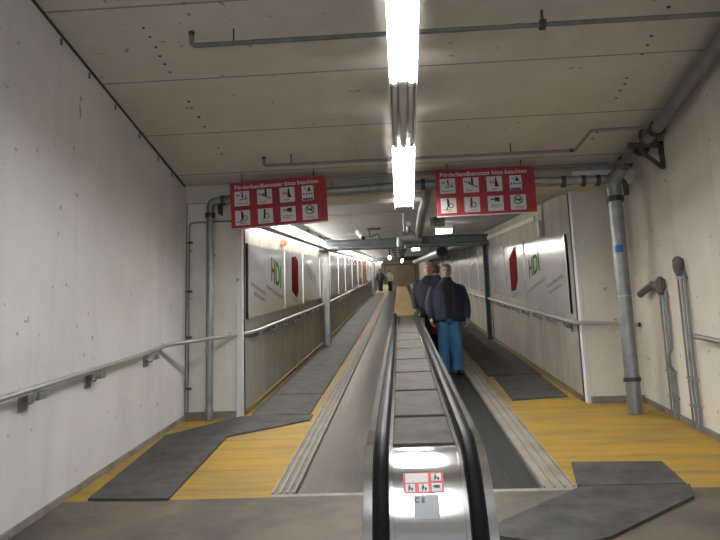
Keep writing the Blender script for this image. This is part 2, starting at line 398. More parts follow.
# rounded front sheet between the handrails: only the curved part
front = [(y, h) for y, h in prof(.045) if y < YN0 + .05]
front.insert(0, (YN0 - .0, HN - .045))
bm = nb(); sheet(bm, CX - .117, CX + .117, front, .012); fs = obj('front_panel', bm, 'steel', bal, smooth=True)
for s in (-1, 1):
    bm = nb(); sheet(bm, CX + s * .125 - .0075, CX + s * .125 + .0075, prof(.035), .02); obj('edge_rail', bm, 'steel', bal, smooth=True)
    pr = prof(.03); kf = [q for q in pr if q[0] < YN0 + .01]; ks = [q for q in pr if q[0] >= YN0 - .001]
    kf.insert(0, (YN0 + .22, HN - .03)); ks[-1] = (YN0 + .225, HN - .03)
    bm = nb(); sheet(bm, CX + s * .204 - .015, CX + s * .204 + .015, kf, .05); obj('outer_rail', bm, 'steel', bal, smooth=True)
    bm = nb(); sheet(bm, CX + s * .204 - .015, CX + s * .204 + .015, ks, .05); obj('deck_edge', bm, 'plate', bal)
    # body side panel below the outer rail
    bm = nb(); pr = prof(.06)
    xs = (CX + s * .190, CX + s * .217)
    pts = [P(xs[0], y, h) for y, h in pr] + [P(xs[0], YEND, .02)]
    poly(bm, pts, (xs[1] - xs[0], 0, 0)); obj('side_panel', bm, 'plate', bal)
    # chrome seam lines
    bm = nb(); bs(bm, CX + s * .220 - .004, CX + s * .220 + .004, YN0, YEND, HN - .11, HN - .09); bs(bm, CX + s * .220 - .004, CX + s * .220 + .004, YN0, YEND, HN - .17, HN - .155)
    obj('seam_strip', bm, 'steel', bal)
    # handrail: rounded C section swept along the profile
    pr = prof(0)
    bm = nb(); rings = []
    for i, (y, h) in enumerate(pr):
        p0 = pr[max(i - 1, 0)]; p1 = pr[min(i + 1, len(pr) - 1)]
        d = V((p1[0] - p0[0], p1[1] - p0[1])).normalized(); nrm = V((d.y, -d.x))
        ring = []
        for ux, un in ((-.023, -.04), (-.028, -.022), (-.026, -.006), (-.019, .008), (-.007, .012), (.007, .012), (.019, .008), (.026, -.006), (.028, -.022), (.023, -.04)):
            ring.append(bm.verts.new(P(CX + s * .160 + ux, y + nrm.x * un, h + nrm.y * un)))
        rings.append(ring)
    for a, b in zip(rings, rings[1:]):
        for j in range(len(a)): bm.faces.new((a[j], a[(j + 1) % len(a)], b[(j + 1) % len(a)], b[j]))
    bm.faces.new(rings[0]); bm.faces.new(rings[-1][::-1])
    obj('handrail', bm, 'handrail', bal, smooth=True)
# deck plates, each lapped with a dark gap
edges = [2.74, 3.28, 4.0, 4.74, 5.46, 6.24, 7.04, 7.9, 8.72, 9.5, 10.3, 11.0]
for a, b in zip(edges, edges[1:]):
    bm = nb(); bs(bm, CX - .117, CX + .117, a + .05, b - .004, HN - .068, HN - .046); obj('deck_plate', bm, 'plate', bal, bevel=.003)
    
bm = nb(); bs(bm, CX - .19, CX + .19, YN0 + .1, YEND, .02, HN - .09); obj('core', bm, 'black', bal)
# stickers on the rounded front
def front_pt(x, s):
    """point on the front sheet, s = angle from the top in degrees"""
    a = math.radians(s); r = RN - .045; y = YN0 - r * math.sin(a); h = HN - RN + r * math.cos(a)
    return P(x, y, h)
def patch(bm, x0, x1, s0, s1, off, n=5):
    r = RN - .045; top = []; bot = []
    for i in range(n + 1):
        s = math.radians(s0 + (s1 - s0) * i / n)
        for lst, rr in ((top, r + off), (bot, r - .002)):
            y = YN0 - rr * math.sin(s); h = HN - RN + rr * math.cos(s)
            lst.append((bm.verts.new(P(x0, y, h)), bm.verts.new(P(x1, y, h))))
    for i in range(n):
        bm.faces.new((top[i][0], top[i][1], top[i + 1][1], top[i + 1][0])); bm.faces.new((top[i][0], top[i + 1][0], bot[i + 1][0], bot[i][0])); bm.faces.new((top[i][1], bot[i][1], bot[i + 1][1], top[i + 1][1]))
    for i in (0, n): bm.faces.new((top[i][0], top[i][1], bot[i][1], bot[i][0]))
sx0, sx1 = CX - .082, CX + .056
SA, SB = 28.5, 41.0
bm = nb(); patch(bm, sx0, sx1, SA, SB, .0015); st = obj('warning_sticker', bm, 'sticker', bal); st['label'] = 'red sticker with white pictograms'
for i, (u0, u1, v0, v1) in enumerate(((.05, .62, .05, .52), (.70, .95, .08, .46), (.05, .28, .58, .94), (.38, .62, .58, .94), (.70, .95, .56, .94))):
    X0 = sx0 + u0 * (sx1 - sx0); X1 = sx0 + u1 * (sx1 - sx0); S0 = SA + (SB - SA) * v0; S1 = SA + (SB - SA) * v1
    bm = nb(); patch(bm, X0, X1, S0, S1, .0025)
    obj('pictogram', bm, 'white', st)
    if i == 0: continue
    bm = nb(); w = X1 - X0; q = S1 - S0
    if i == 4: patch(bm, X0 + .3 * w, X0 + .8 * w, S0 + .25 * q, S0 + .6 * q, .0035); patch(bm, X0 + .1 * w, X0 + .3 * w, S0 + .35 * q, S0 + .5 * q, .0035)
    else:
        patch(bm, X0 + .35 * w, X0 + .52 * w, S0 + .12 * q, S0 + .3 * q, .0035); patch(bm, X0 + .3 * w, X0 + .55 * w, S0 + .36 * q, S0 + .7 * q, .0035)
        patch(bm, X0 + .6 * w, X0 + .8 * w, S0 + .5 * q, S0 + .85 * q, .0035); patch(bm, X0 + .3 * w, X0 + .4 * w, S0 + .7 * q, S0 + .92 * q, .0035)
    obj('symbol', bm, 'ink', st)
bm = nb(); patch(bm, CX - .050, CX + .036, 41.8, 54, .0015); lp = obj('rating_plate', bm, 'silver', bal); lp['label'] = 'silver plate with CE mark'
# CE mark on the plate (plane tangent to the sheet)
a = math.radians(44.2); r_ = RN - .045 + .003
o_ = P(CX - .046, YN0 - r_ * math.sin(a), HN - RN + r_ * math.cos(a))
pl = Plane(o_, V((1, 0, 0)), V((0, math.cos(a), math.sin(a))))
bm = nb(); pl.text(bm, 'C E', 0, -.014, .028, -.0005, .0010, width=.034); obj('lettering', bm, 'ink', lp)
for s in (-1, 1):
    tub('bolt', [front_pt(CX + s * .05, 88), front_pt(CX + s * .05, 88) + V((0, -.006, 0))], .006, 'galv', bal, n=8)

cov = nb(); bs(cov, CX - .19, CX + .205, YEND + .03, 30, .0, .955)
cv = obj('plywood_cover', cov, 'yellow2', bevel=.006); tag(cv, 'faded yellow boxed cover continuing the balustrade uphill beyond its steel plates', 'cover')
rr = thing('handrail_section', P(CX + .26, YEND + .05, 0), 'dark upper stretch of handrail beside the yellow cover, by the far standing people', 'handrail')
bm = nb(); bs(bm, CX + .222, CX + .30, YEND + .03, 30, .03, .90); obj('side_panel', bm, 'alu_dark', rr)
bm = nb(); bs(bm, CX + .232, CX + .315, YEND + .03, 30, .905, .975); obj('rail', bm, 'handrail', rr, bevel=.02)
bm = nb(); bs(bm, CX + .215, CX + .228, YEND + .03, 30, .90, .965); obj('edge_rail', bm, 'steel', rr)

# ------------------------------------------------------------------ rubber mats
def mat_poly(pts, label, t=.014, z0=.001, group=None):
    bm = nb(); a = [bm.verts.new(P(x, y, z0)) for x, y in pts]; b = [bm.verts.new(P(x, y, z0 + t)) for x, y in pts]
    n = len(pts); bm.faces.new(a[::-1]); bm.faces.new(b)
    for i in range(n): bm.faces.new((a[i], a[(i + 1) % n], b[(i + 1) % n], b[i]))
    return tag(obj('rubber_mat', bm, 'rubber'), label, 'mat', group)
mat_poly([(-2.373, 5.262), (-1.754, 5.23), (-1.815, 7.20), (-2.488, 7.285)], 'long dark grey rubber mat on the yellow floor beside the left wall', .018)
mat_poly([(-2.51, 7.30), (-1.81, 7.21), (-1.06, 7.90), (-1.06, 8.17), (-1.75, 8.22), (-1.90, 8.20)], 'skewed grey rubber mat turning from the hall into the left footpath', .016)
lm = [8.24, 9.64, 12.66, 16.45, 19.9, 23.4, 27.2, 31, 35, 39, 44, 50]
wl = ['first', 'second', 'third', 'fourth', 'fifth', 'sixth', 'seventh', 'eighth', 'ninth', 'tenth', 'eleventh']
for i, (a, b) in enumerate(zip(lm, lm[1:])):
    mat_poly([(-1.80, a), (-1.10, a - .01), (-1.11, b - .04), (-1.81, b - .03)], 'grey rubber mat on the left tunnel footpath, %s one uphill from the tunnel mouth' % wl[i], group='mats on the left footpath')
mat_poly([(1.305, 8.72), (1.997, 8.87), (2.02, 10.72), (1.345, 10.70)], 'dark grey rubber mat starting the right tunnel footpath on yellow boards')
rmts = [10.74, 14.2, 18.1, 22, 26, 30, 34, 38]
for i, (a, b) in enumerate(zip(rmts, rmts[1:])):
    mat_poly([(1.265, a), (2.06, a), (2.065, b - .03), (1.27, b - .03)], 'grey rubber mat on the right tunnel footpath, %s one uphill from its end mat' % wl[i], group='mats on the right footpath')
mat_poly([(1.322, 5.923), (2.023, 5.885), (1.975, 5.30), (1.215, 5.31)], 'mottled grey rubber mat lying flat on the yellow boards at right', .016)
mat_poly([(1.234, 5.282), (1.99, 5.27), (1.914, 5.019), (1.156, 4.33), (.88, 4.22), (.527, 4.37), (.545, 4.588)], 'pointed five-sided grey rubber mat on the landing right of the balustrade end', .02)

# ------------------------------------------------------------------ handrails
def bracket(parent, x, y, h, side):
    """plate on the wall, arm and saddle: side = -1 wall to the left, +1 to the right"""
    w = side
    bm = nb(); bs(bm, min(x + w * .075, x + w * .09), max(x + w * .075, x + w * .09), y - .05, y + .05, h - .15, h - .05)
    tube(bm, [P(x + w * .08, y, h - .10), P(x + w * .02, y, h - .10), P(x, y, h - .06), P(x, y, h - .01)], .009, 6)
    bs(bm, x - .02, x + .02, y + .02, y + .11, h - .085, h - .03)
    return obj('bracket', bm, 'galv', parent)
lh = thing('handrail', P(-2.48, 4, .9), 'long steel handrail along the left wall bending across the niche into the tunnel', 'handrail')
pts = [P(-2.48, y, .93) for y in (1.5, 3, 4.2, 5.4, 6.6)] + [P(-2.48, 7.28, .955), P(-1.86, 8.36, .965), P(-1.815, 8.75, .965), P(-1.815, 12, .97), P(-1.815, 18, .985), P(-1.815, 30, 1.0), P(-1.815, 50, 1.0)]
tub('rail', fillet(pts, .10, 4), .022, 'galv_light', lh)
for y in (2.6, 3.65, 4.64, 5.61, 6.89): bracket(lh, -2.48, y, .93, -1)
y = 8.85
while y < 40: bracket(lh, -1.815, y, .965 + .0012 * (y - 8), -1); y += 1.18
rh = thing('handrail', P(2.04, 9, .9), 'steel handrail on the right tunnel wall ending in a straight bar across the niche', 'handrail')
pts = [P(2.74, 8.30, .905), P(2.0, 8.31, .955), P(2.04, 8.80, .945), P(2.045, 12, .95), P(2.045, 18, .97), P(2.045, 30, .99), P(2.045, 50, 1.0)]
tub('rail', fillet(pts, .05, 4), .024, 'galv_light', rh)
tub('end_cap', [P(2.735, 8.30, .905), P(2.765, 8.30, .903)], .0255, 'black', rh)
y = 8.9
while y < 40: bracket(rh, 2.045, y, .95 + .0012 * (y - 8), 1); y += .98
wh = thing('handrail', P(2.69, 5, .9), 'short dull grey handrail end on the right wall at the picture edge', 'handrail')
tub('rail', [P(2.68, 6.60, .92), P(2.68, 1.5, .92)], .024, 'galv', wh)
for y in (2.5, 3.8, 5.2): bracket(wh, 2.68, y, .92, 1)

# ------------------------------------------------------------------ pipes in the hall
def coupling(parent, p, d, r, l=.05, material='iron', name='coupling'):
    p = V(p); d = V(d).normalized() * l / 2
    return tub(name, [p - d, p + d], r, material, parent)
# thin pipe under the ceiling with hooked end
t = thing('ceiling_pipe', (0, 5.0, zc(5) - .12), 'thin dark pipe nearest the camera crossing the hall ceiling with hooked left end', 'pipe')
zz = zc(5.0) - .12
tub('pipe', fillet([(-1.55, 5.02, zz + .11), (-1.55, 5.02, zz), (2.62, 5.02, zz)], .04), .019, 'pipe_dark', t)
tub('hanger_rod', [(-1.215, 5.015, zz), (-1.215, 5.015, zc(5.015))], .006, 'iron', t, n=6)
bm = nb(); bx(bm, 1.14, 1.19, 4.99, 5.05, zz - .03, zz + .03); bx(bm, 1.155, 1.175, 5.01, 5.03, zz, zc(5.02)); obj('clamp', bm, 'iron', t)
coupling(t, (-1.55, 5.02, zz + .10), (0, 0, 1), .024, .03)
# second thin pipe, with a dog leg towards the corner pipe
t = thing('ceiling_pipe', (0, 7.35, zc(7.35) - .12), 'thin pipe above the two red signs with an upward dogleg towards the right corner', 'pipe')
z7 = zc(7.35) - .12
tub('pipe', fillet([(-1.443, 7.35, z7 + .09), (-1.443, 7.35, z7), (1.945, 7.35, z7), (2.0, 6.9, zc(6.9) - .115), (2.6, 6.9, zc(6.9) - .115)], .04), .017, 'pipe_thin', t)
for x in (-1.14, 1.257): tub('hanger_rod', [(x, 7.35, z7), (x, 7.35, zc(7.35))], .006, 'iron', t, n=6)
coupling(t, (-1.443, 7.35, z7 + .085), (0, 0, 1), .022, .03); coupling(t, (1.90, 7.35, z7), (1, 0, 0), .022, .04)
# thin brown pipe along the ceiling end
t = thing('ceiling_pipe', (0, 7.9, zc(7.9) - .07), 'slim brownish pipe along the rear edge of the hall ceiling behind the signs', 'pipe')
tub('pipe', [(-1.75, 7.92, zc(7.9) - .07), (2.45, 7.92, zc(7.9) - .06)], .02, 'pipe_thin', t)
tub('end_drop', fillet([(-1.75, 7.92, zc(7.9) - .07), (-1.80, 7.92, zc(7.9) - .07), (-1.80, 7.92, zc(7.9) - .16)], .03), .02, 'pipe_thin', t)
coupling(t, (-1.0, 7.92, zc(7.9) - .07), (1, 0, 0), .027, .06)
# big sprinkler main: cross pipe with left and right standpipes
t = thing('standpipe', P(-2.29, 8.1, 0), 'slender galvanised standpipe rising from the floor in the left niche', 'pipe')
tub('pipe', fillet([P(-2.245, 8.08, .0), P(-2.245, 8.08, 2.60), P(-2.07, 8.07, 2.60)], .12, 8), .043, 'galv', t, n=16)
coupling(t, P(-2.245, 8.08, 2.42), (0, 0, 1), .062, .05); coupling(t, P(-2.245, 8.08, .10), (0, 0, 1), .055, .05, 'galv'); coupling(t, P(-2.08, 8.07, 2.60), (1, 0, 0), .062, .05)
bm = nb(); bx(bm, -2.15, -2.12, 8.07, YN, zf(8.1) + 2.44, zf(8.1) + 2.60); obj('pipe_clamp', bm, 'iron', t)
t = thing('cross_pipe', P(0, 8.0, 2.6), 'thick grey sprinkler pipe crossing behind both red signs below the ceiling end', 'pipe')
tub('pipe', [P(-2.09, 8.07, 2.60), P(0.2, 8.00, 2.668), P(2.50, 7.84, 2.60)], .052, 'galv', t, n=16)
for x, hh in ((-1.9, 2.604), (.32, 2.666), (1.92, 2.607), (2.14, 2.603), (2.3, 2.60)): coupling(t, P(x, 8.07 - (x + 2.1) * .04 - max(0, x) * .012, hh), (1, -.04, 0), .068, .05)
t = thing('standpipe', P(2.44, 7.78, 0), 'fat galvanised standpipe with blue sticker rising beside the right wall', 'pipe')
tub('pipe', fillet([P(2.45, 7.78, 0), P(2.45, 7.78, 2.58), P(2.50, 7.55, 2.72)], .10, 8), .076, 'galv', t, n=20)
coupling(t, P(2.45, 7.78, 2.36), (0, 0, 1), .095, .06); coupling(t, P(2.45, 7.78, .36), (0, 0, 1), .093, .045, 'iron'); coupling(t, P(2.45, 7.78, .39), (0, 0, 1), .086, .03, 'galv')
coupling(t, P(2.45, 7.78, 1.26), (0, 0, 1), .078, .012, 'galv_light', 'weld_ring')
c = P(2.435, 7.78 - .0765, 1.78)
bm = nb()
for i in range(6):
    a0 = -1.05 + i * .2; a1 = a0 + .2
    q = [V((2.45 + .0775 * math.sin(a), 7.78 - .0775 * math.cos(a), 0)) for a in (a0, a1)]
    zlo = zf(7.78) + 1.74; zhi = zf(7.78) + 1.83
    k0 = .2 * abs(i - 2.5) / 2.5; vs = [bm.verts.new((p.x, p.y, z)) for p, z in ((q[0], zlo + .03 * k0), (q[1], zlo + .03 * k0), (q[1], zhi - .03 * k0), (q[0], zhi - .03 * k0))]
    bm.faces.new(vs)
obj('sticker', bm, 'blue', t)
# big pipe running along the right ceiling corner
t = thing('corner_pipe', (2.62, 6, zc(6) - .25), 'thick grey pipe running along the right wall just under the hall ceiling', 'pipe')
pts = [(2.64, 1.0, zc(1) - .20), (2.64, 5.4, zc(5.4) - .12), (2.63, 6.93, zc(6.93) - .15), (2.56, 7.62, zf(7.62) + 2.78), (2.53, 7.70, zf(7.7) + 2.70), (2.50, 7.9, zf(7.9) + 2.62)]
tub('pipe', fillet(pts, .1, 4), .062, 'galv', t, n=16)
for p, d in (((2.63, 6.86, zc(6.86) - .15), (0, 1, -.1)), ((2.60, 7.25, zc(7.25) - .18), (0, 1, -.35)), ((2.55, 7.62, zf(7.62) + 2.77), (0, 1, -.6)), ((2.5, 7.88, zf(7.88) + 2.62), (0, 1, -.3))): coupling(t, p, d, .083, .055)
bm = nb()
yb = 7.10; zb = zc(yb) - .235
bx(bm, 2.42, XR, yb - .025, yb + .025, zb, zb + .05); bx(bm, XR - .04, XR, yb - .025, yb + .025, zb - .235, zb + .05)
hexa(bm, [(2.52, yb - .018, zb - .03), (XR - .04, yb - .018, zb - .235), (XR - .04, yb + .018, zb - .235), (2.52, yb + .018, zb - .03), (2.52, yb - .018, zb + .01), (XR - .04, yb - .018, zb - .19), (XR - .04, yb + .018, zb - .19), (2.52, yb + .018, zb + .01)])
obj('wall_bracket', bm, 'iron', t)
tub('u_bolt', fillet([(2.55, yb, zb + .04), (2.55, yb, zb + .20), (2.71, yb, zb + .20), (2.71, yb, zb + .04)], .07), .012, 'iron', t, n=8)
tub('drain_elbow', fillet([P(2.56, 7.9, 2.62), P(2.62, 7.9, 2.55), P(2.62, 7.9, 2.42)], .05), .03, 'iron', t)
# conduits of the niche
t = thing('conduit', P(-2.53, 8.28, 0), 'thin conduit outlining the corner of the left niche behind the standpipe', 'conduit')
tub('pipe', fillet([P(-2.53, 8.184, .0), P(-2.53, 8.184, 2.35), P(-1.96, 8.184, 2.35)], .06), .011, 'pipe_thin', t, n=8)
for h in (.35, .95, 1.5, 2.1):
    bm = nb(); bx(bm, -2.55, -2.49, YN - .03, YN, zf(YN) + h - .012, zf(YN) + h + .012); obj('clip', bm, 'iron', t)
# twin conduits on the right wall
def conduits(y, h, label, loop, n=3):
    r = thing('wall_conduit', P(2.74, y, 0), label, 'conduit')
    for i in range(n):
        yy = y + (i - 1) * .085
        hh = h - .10 - (.0 if i < 2 else .03)
        if loop and i == 0:
            pts = fillet([P(2.745, yy, hh), P(2.745, yy, .72), P(2.69, yy - .03, .66), P(2.69, yy - .03, .56), P(2.745, yy, .50), P(2.745, yy, 0)], .03)
        else: pts = [P(2.745, yy, hh), P(2.745, yy, .0)]
        tub('pipe', pts, (.015, .014, .010)[i], 'galv' if i == 1 else 'pipe_thin', r, n=8)
    bm = nb(); tube(bm, [P(2.72, y - .02, h - .14), P(2.72, y - .02, h - .06), P(2.72, y - .02, h + .02), P(2.72, y - .02, h + .05)], .04, 10, rad=[.03, .052, .05, .022]); obj('taped_head', bm, 'tape', r, smooth=True)
    for hh in (.22, .48, h - .16):
        bm = nb(); bs(bm, 2.728, XR, y - .10, y + .10, hh - .010, hh + .010); obj('clip', bm, 'galv', r)
    return r
ca = conduits(7.46, 1.42, 'pair of wall conduits nearer the fat standpipe, with taped elbow at the top', True)
bm = nb(); tube(bm, fillet([P(2.72, 7.46, 1.36), P(2.715, 7.62, 1.39), P(2.70, 7.80, 1.33), P(2.68, 7.95, 1.27)], .06), .04, 10); obj('taped_elbow', bm, 'tape', ca, smooth=True)
conduits(6.94, 1.62, 'taller pair of wall conduits nearer the grey handrail end, with wrapped top', False)

# ------------------------------------------------------------------ hall luminaires
def luminaire(x, y0, y1, drop, lit, label):
    r = thing('ceiling_lamp', (x, (y0 + y1) / 2, zc((y0 + y1) / 2) - drop), label, 'lamp')
    z = lambda y: zc(y) - drop
    def sb(bm, x0, x1, a, b, d0, d1):
        hexa(bm, [(x0, a, z(a) + d0), (x1, a, z(a) + d0), (x1, b, z(b) + d0), (x0, b, z(b) + d0), (x0, a, z(a) + d1), (x1, a, z(a) + d1), (x1, b, z(b) + d1), (x0, b, z(b) + d1)])
    bm = nb(); sb(bm, x - .105, x + .105, y0 + .01, y1 - .01, .03, .05); sb(bm, x - .03, x + .03, y0 + .01, y1 - .01, -.01, .03)
    for s in (-1, 1): sb(bm, x + s * .114 - .004, x + s * .114 + .004, y0 + .01, y1 - .01, -.062 if lit else -.03, .05)
    obj('housing', bm, 'lamp_body', r, bevel=.008)
    for s in (-1, 1):
        bm = nb()
        if lit:
            sb(bm, x + s * .054 - .0525, x + s * .054 + .0525, y0 + .015, y1 - .015, -.018, .029)
        else: tube(bm, [(x + s * .075, y0 + .06, z(y0 + .06) + .005), (x + s * .075, y1 - .06, z(y1 - .06) + .005)], .024, 12)
        obj('tube', bm, 'lit' if lit else 'lamp_dead', r, smooth=not lit, bevel=.015 if lit else 0)
        if not lit:
            for ye in (y0 + .04, y1 - .04): coupling(r, (x + s * .075, ye, z(ye) + .005), (0, 1, -.097), .03, .05, 'lamp_body', 'tube_holder')
    for yy in (y0 + .25, y1 - .25):
        tub('hanger_rod', [(x, yy, z(yy) + .045), (x, yy, zc(yy))], .006, 'iron', r, n=6)
    return r
luminaire(.095, 3.80, 5.38, .29, True, 'glowing twin tube ceiling lamp cut off by the top picture edge')
luminaire(.093, 5.40, 6.66, .29, False, 'unlit twin tube ceiling lamp with grey ribs between the two glowing lamps')
luminaire(.09, 6.68, 8.36 - .02, .29, True, 'glowing ceiling lamp hanging between the two red signs')

luminaire(.097, .55, 2.15, .29, True, 'unseen lit ceiling lamp added to the row, farthest downhill beyond the top picture edge')  # added lamp out of view, brightens the hall and the balustrade front
luminaire(.096, 2.2, 3.77, .29, False, 'unlit ceiling lamp just beyond the top picture edge, downhill of the glowing one')

# ------------------------------------------------------------------ red signs
def sign(ox, oy, oz, tilt, label):
    W, Hh = 1.125, .545
    u = V((math.cos(tilt), 0, math.sin(tilt))); v = V((-math.sin(tilt), 0, math.cos(tilt)))
    pl = Plane((ox, oy, oz), u, v)
    r = thing('hanging_sign', pl.at(W / 2, 0), label, 'sign')
    bm = nb(); c = .035
    pl.poly(bm, [(0, 0), (W - .01, 0), (W, .01), (W, Hh - c), (W - .3 * c, Hh - .3 * c), (W - c, Hh), (.01, Hh), (0, Hh - .01)], -.018, 0)
    obj('board', bm, 'red', r)
    bm = nb(); pl.rect(bm, 0, W, -.012, 0, -.02, .004); obj('bottom_edge', bm, 'white', r)
    bm = nb(); pl.text(bm, 'Förderbandbenutzer bitte beachten', .055, Hh - .083, .068, .0003, .002, width=W - .14); obj('lettering', bm, 'white', r)
    cols = (.048, .315, .58, .835); S = .175
    for j in range(2):
        for i in range(4):
            a = cols[i]; b = .262 - j * .222 + (.0 if j == 0 else -.008)
            s = S if not (i == 3 and j == 0) else .135
            if i == 3 and j == 0: a += .005; b += .0
            bm = nb(); pl.rect(bm, a, a + s, b, b + S, .0, .003); pc = obj('pictogram', bm, 'white', r)
            def sym(mk, material):
                bm = nb(); mk(bm); obj('symbol', bm, material, pc)
            D0, D1 = .0032, .005
            L = lambda bm, x0, y0, x1, y1, w: pl.line(bm, a + x0 * s, b + y0 * S, a + x1 * s, b + y1 * S, w * s, D0, D1)
            D = lambda bm, x, y, q: pl.disc(bm, a + x * s, b + y * S, q * s, D0, D1)
            G = lambda bm, x, y, q, w: pl.ring(bm, a + x * s, b + y * S, q * s, w * s, D0, D1)
            R = lambda bm, x0, x1, y0, y1: pl.rect(bm, a + x0 * s, a + x1 * s, b + y0 * S, b + y1 * S, D0, D1)
            T = lambda bm, p: pl.poly(bm, [(a + x * s, b + y * S) for x, y in p], D0, D1)
            n = j * 4 + i
            if n == 0:
                def mk(bm): R(bm, .12, .34, .70, .77); D(bm, .53, .88, .06); L(bm, .53, .82, .55, .52, .10); L(bm, .36, .42, .88, .46, .05); L(bm, .80, .72, .74, .45, .06); D(bm, .42, .40, .04); R(bm, .1, .9, .14, .17)
                sym(mk, 'ink')
            elif n == 1:
                def mk(bm): L(bm, .06, .76, .92, .34, .06); D(bm, .58, .93, .07); L(bm, .58, .87, .58, .52, .14); L(bm, .42, .74, .42, .58, .10); R(bm, .15, .6, .12, .15)
                sym(mk, 'ink')
            elif n == 2:
                def mk(bm): T(bm, [(.58, .95), (.64, .95), (.68, .62), (.78, .40), (.78, .30), (.52, .30), (.52, .55)]); R(bm, .34, .62, .12, .16)
                sym(mk, 'ink')
                def mk(bm): L(bm, .22, .62, .46, .62, .07); R(bm, .22, .27, .48, .78); R(bm, .42, .47, .48, .78)
                sym(mk, 'redink')
            elif n == 3:
                def mk(bm): L(bm, .2, .88, .38, .72, .06); T(bm, [(.45, .62), (.62, .94), (.82, .62)]); [R(bm, .1 + .23 * q, .22 + .23 * q, .38, .5) for q in range(4)]
                sym(mk, 'ink')
                def mk(bm): R(bm, .06, .94, .02, .16)
                sym(mk, 'blueink')
            elif n == 4:
                def mk(bm): D(bm, .46, .90, .07); L(bm, .48, .84, .50, .45, .16); L(bm, .5, .5, .36, .24, .08); G(bm, .66, .48, .17, .05); R(bm, .1, .66, .20, .24); R(bm, .35, .7, .1, .13)
                sym(mk, 'ink')
            elif n == 5:
                def mk(bm): D(bm, .46, .90, .07); L(bm, .46, .84, .44, .38, .13); G(bm, .58, .48, .19, .05); L(bm, .4, .4, .38, .24, .07); R(bm, .2, .75, .1, .13)
                sym(mk, 'ink')
            elif n == 6:
                def mk(bm): R(bm, .45, .76, .64, .90); L(bm, .18, .77, .45, .77, .08); R(bm, .62, .72, .58, .66); R(bm, .15, .85, .36, .39); R(bm, .15, .7, .24, .27)
                sym(mk, 'ink')
            else:
                def mk(bm): G(bm, .5, .66, .30, .055); L(bm, .30, .86, .70, .46, .055); R(bm, .3, .7, .62, .70); D(bm, .62, .76, .06)
                sym(mk, 'ink')
                def mk(bm): R(bm, .2, .8, .18, .21); R(bm, .3, .85, .09, .12)
                sym(mk, 'redink')
    for a in (.14, W - .14):
        p = pl.at(a, Hh - .02, -.012); tub('hanger_rod', [p, (p.x, p.y, zc(p.y))], .006, 'iron', r, n=6)
    return r
sign(-1.915, 7.8, zf(7.8) + 2.222, .040, 'red notice board with eight pictograms hanging left of the lamp')
sign(.458, 7.8, zf(7.8) + 2.258, .004, 'red notice board with eight pictograms hanging right of the lamp, over the standing people')

# ------------------------------------------------------------------ tunnel: advertising panels
def ad(side, y0, y1, h0, h1, label, kind=None, group=None):
    x = TL + .004 if side < 0 else TR - .004
    s = 1 if side < 0 else -1
    r = thing('advertising_panel', P(x + s * .012, (y0 + y1) / 2, h0), label, 'panel', group)
    bm = nb(); bs(bm, min(x, x + s * .022), max(x, x + s * .022), y0, y1, h0, h1); obj('sheet', bm, 'panel' if kind != 'orange' else 'orange', r)
    for a in (y0, y1 - .03):
        bm = nb(); bs(bm, min(x, x + s * .03), max(x, x + s * .03), a, a + .03, h0, h1); obj('edge_strip', bm, 'panel_frame', r)
    # prints stand level on the sheets although the sheets follow the slope
    xs = x + s * .0225
    pl = Plane((xs, 0, 0), V((0, s, 0)), V((0, 0, 1)))
    d0, d1 = 0, .002
    def words(ya, yb, z, hgt):
        n = max(3, int(abs(yb - ya) / .13)); w = abs(yb - ya) / n; a0 = s * ya
        pts = [(a0, z - .004), (a0 + n * w, z - .004), (a0 + n * w, z + .004)]
        for k in reversed(range(n)):
            a = a0 + k * w; b = a + w * random.uniform(.6, .85); t = z + hgt * random.uniform(.7, 1)
            pts += [(b, z + .004), (b, t), (a + .002, t), (a + .002, z + .004)]
        bm = nb(); pl.poly(bm, pts, d0, d1); obj('small_print', bm, 'greyprint', r)
    if kind == 'hdi':
        ya, z0, hh, wd = (10.02, 3.215, .36, .84) if s > 0 else (11.36, 3.29, .30, .86)
        bm = nb(); pl.text(bm, 'H', s * ya, z0, hh * 1.39, d0, d1, width=wd * .36); obj('lettering', bm, 'olive', r)
        bm = nb(); pl.text(bm, 'DI', s * (ya + s * wd * .43), z0, hh * 1.39, d0, d1, width=wd * .57); obj('lettering', bm, 'green', r)
        for ln in ((8.68, 9.62, 2.94, .05), (8.84, 9.56, 2.84, .05), (9.66, 11.07, 3.06, .05)) if s > 0 else ((11.62, 10.15, 3.09, .045), (10.06, 9.06, 2.95, .045), (10.0, 9.16, 2.85, .045)): words(*ln)
    elif kind == 'red':
        bm = nb(); ya, yb, z0, z1 = (11.95, 12.72, 3.32, 3.98) if s > 0 else (13.30, 12.48, 3.34, 4.03)
        pl.poly(bm, [(s * ya, z0), (s * (ya + s * .55), z0 - .05), (s * yb, z0 + .10), (s * yb, z1), (s * (yb - s * .25), z1 + .05), (s * ya, z1 - .06)], d0, d1); obj('emblem', bm, 'redprint', r)
        words(ya + s * .1, yb, z0 - .13, .05)
    elif kind == 'text':
        W = y1 - y0; ym = (y0 + y1) / 2; zm = zf(ym) + (h0 + h1) / 2
        for q in range(3):
            words(ym - s * W * (.34 - .05 * q), ym + s * W * (.30 - .07 * q), zm + .12 - q * .10, .05)
    return r
ad(-1, 8.46, 11.22, 1.13, 2.08, 'white advertising panel with green HDI letters on the left tunnel wall', 'hdi')
ad(-1, 11.25, 13.35, 1.13, 2.09, 'white panel with faded red emblem on the left tunnel wall', 'red')
ad(-1, 13.38, 16.25, 1.13, 2.10, 'pale lettered panel on the left tunnel wall before the steel post', 'text')
le = [16.6, 18.6, 21.2, 23.9, 27.4, 31.3, 34.8, 39.6, 44, 49, 54]
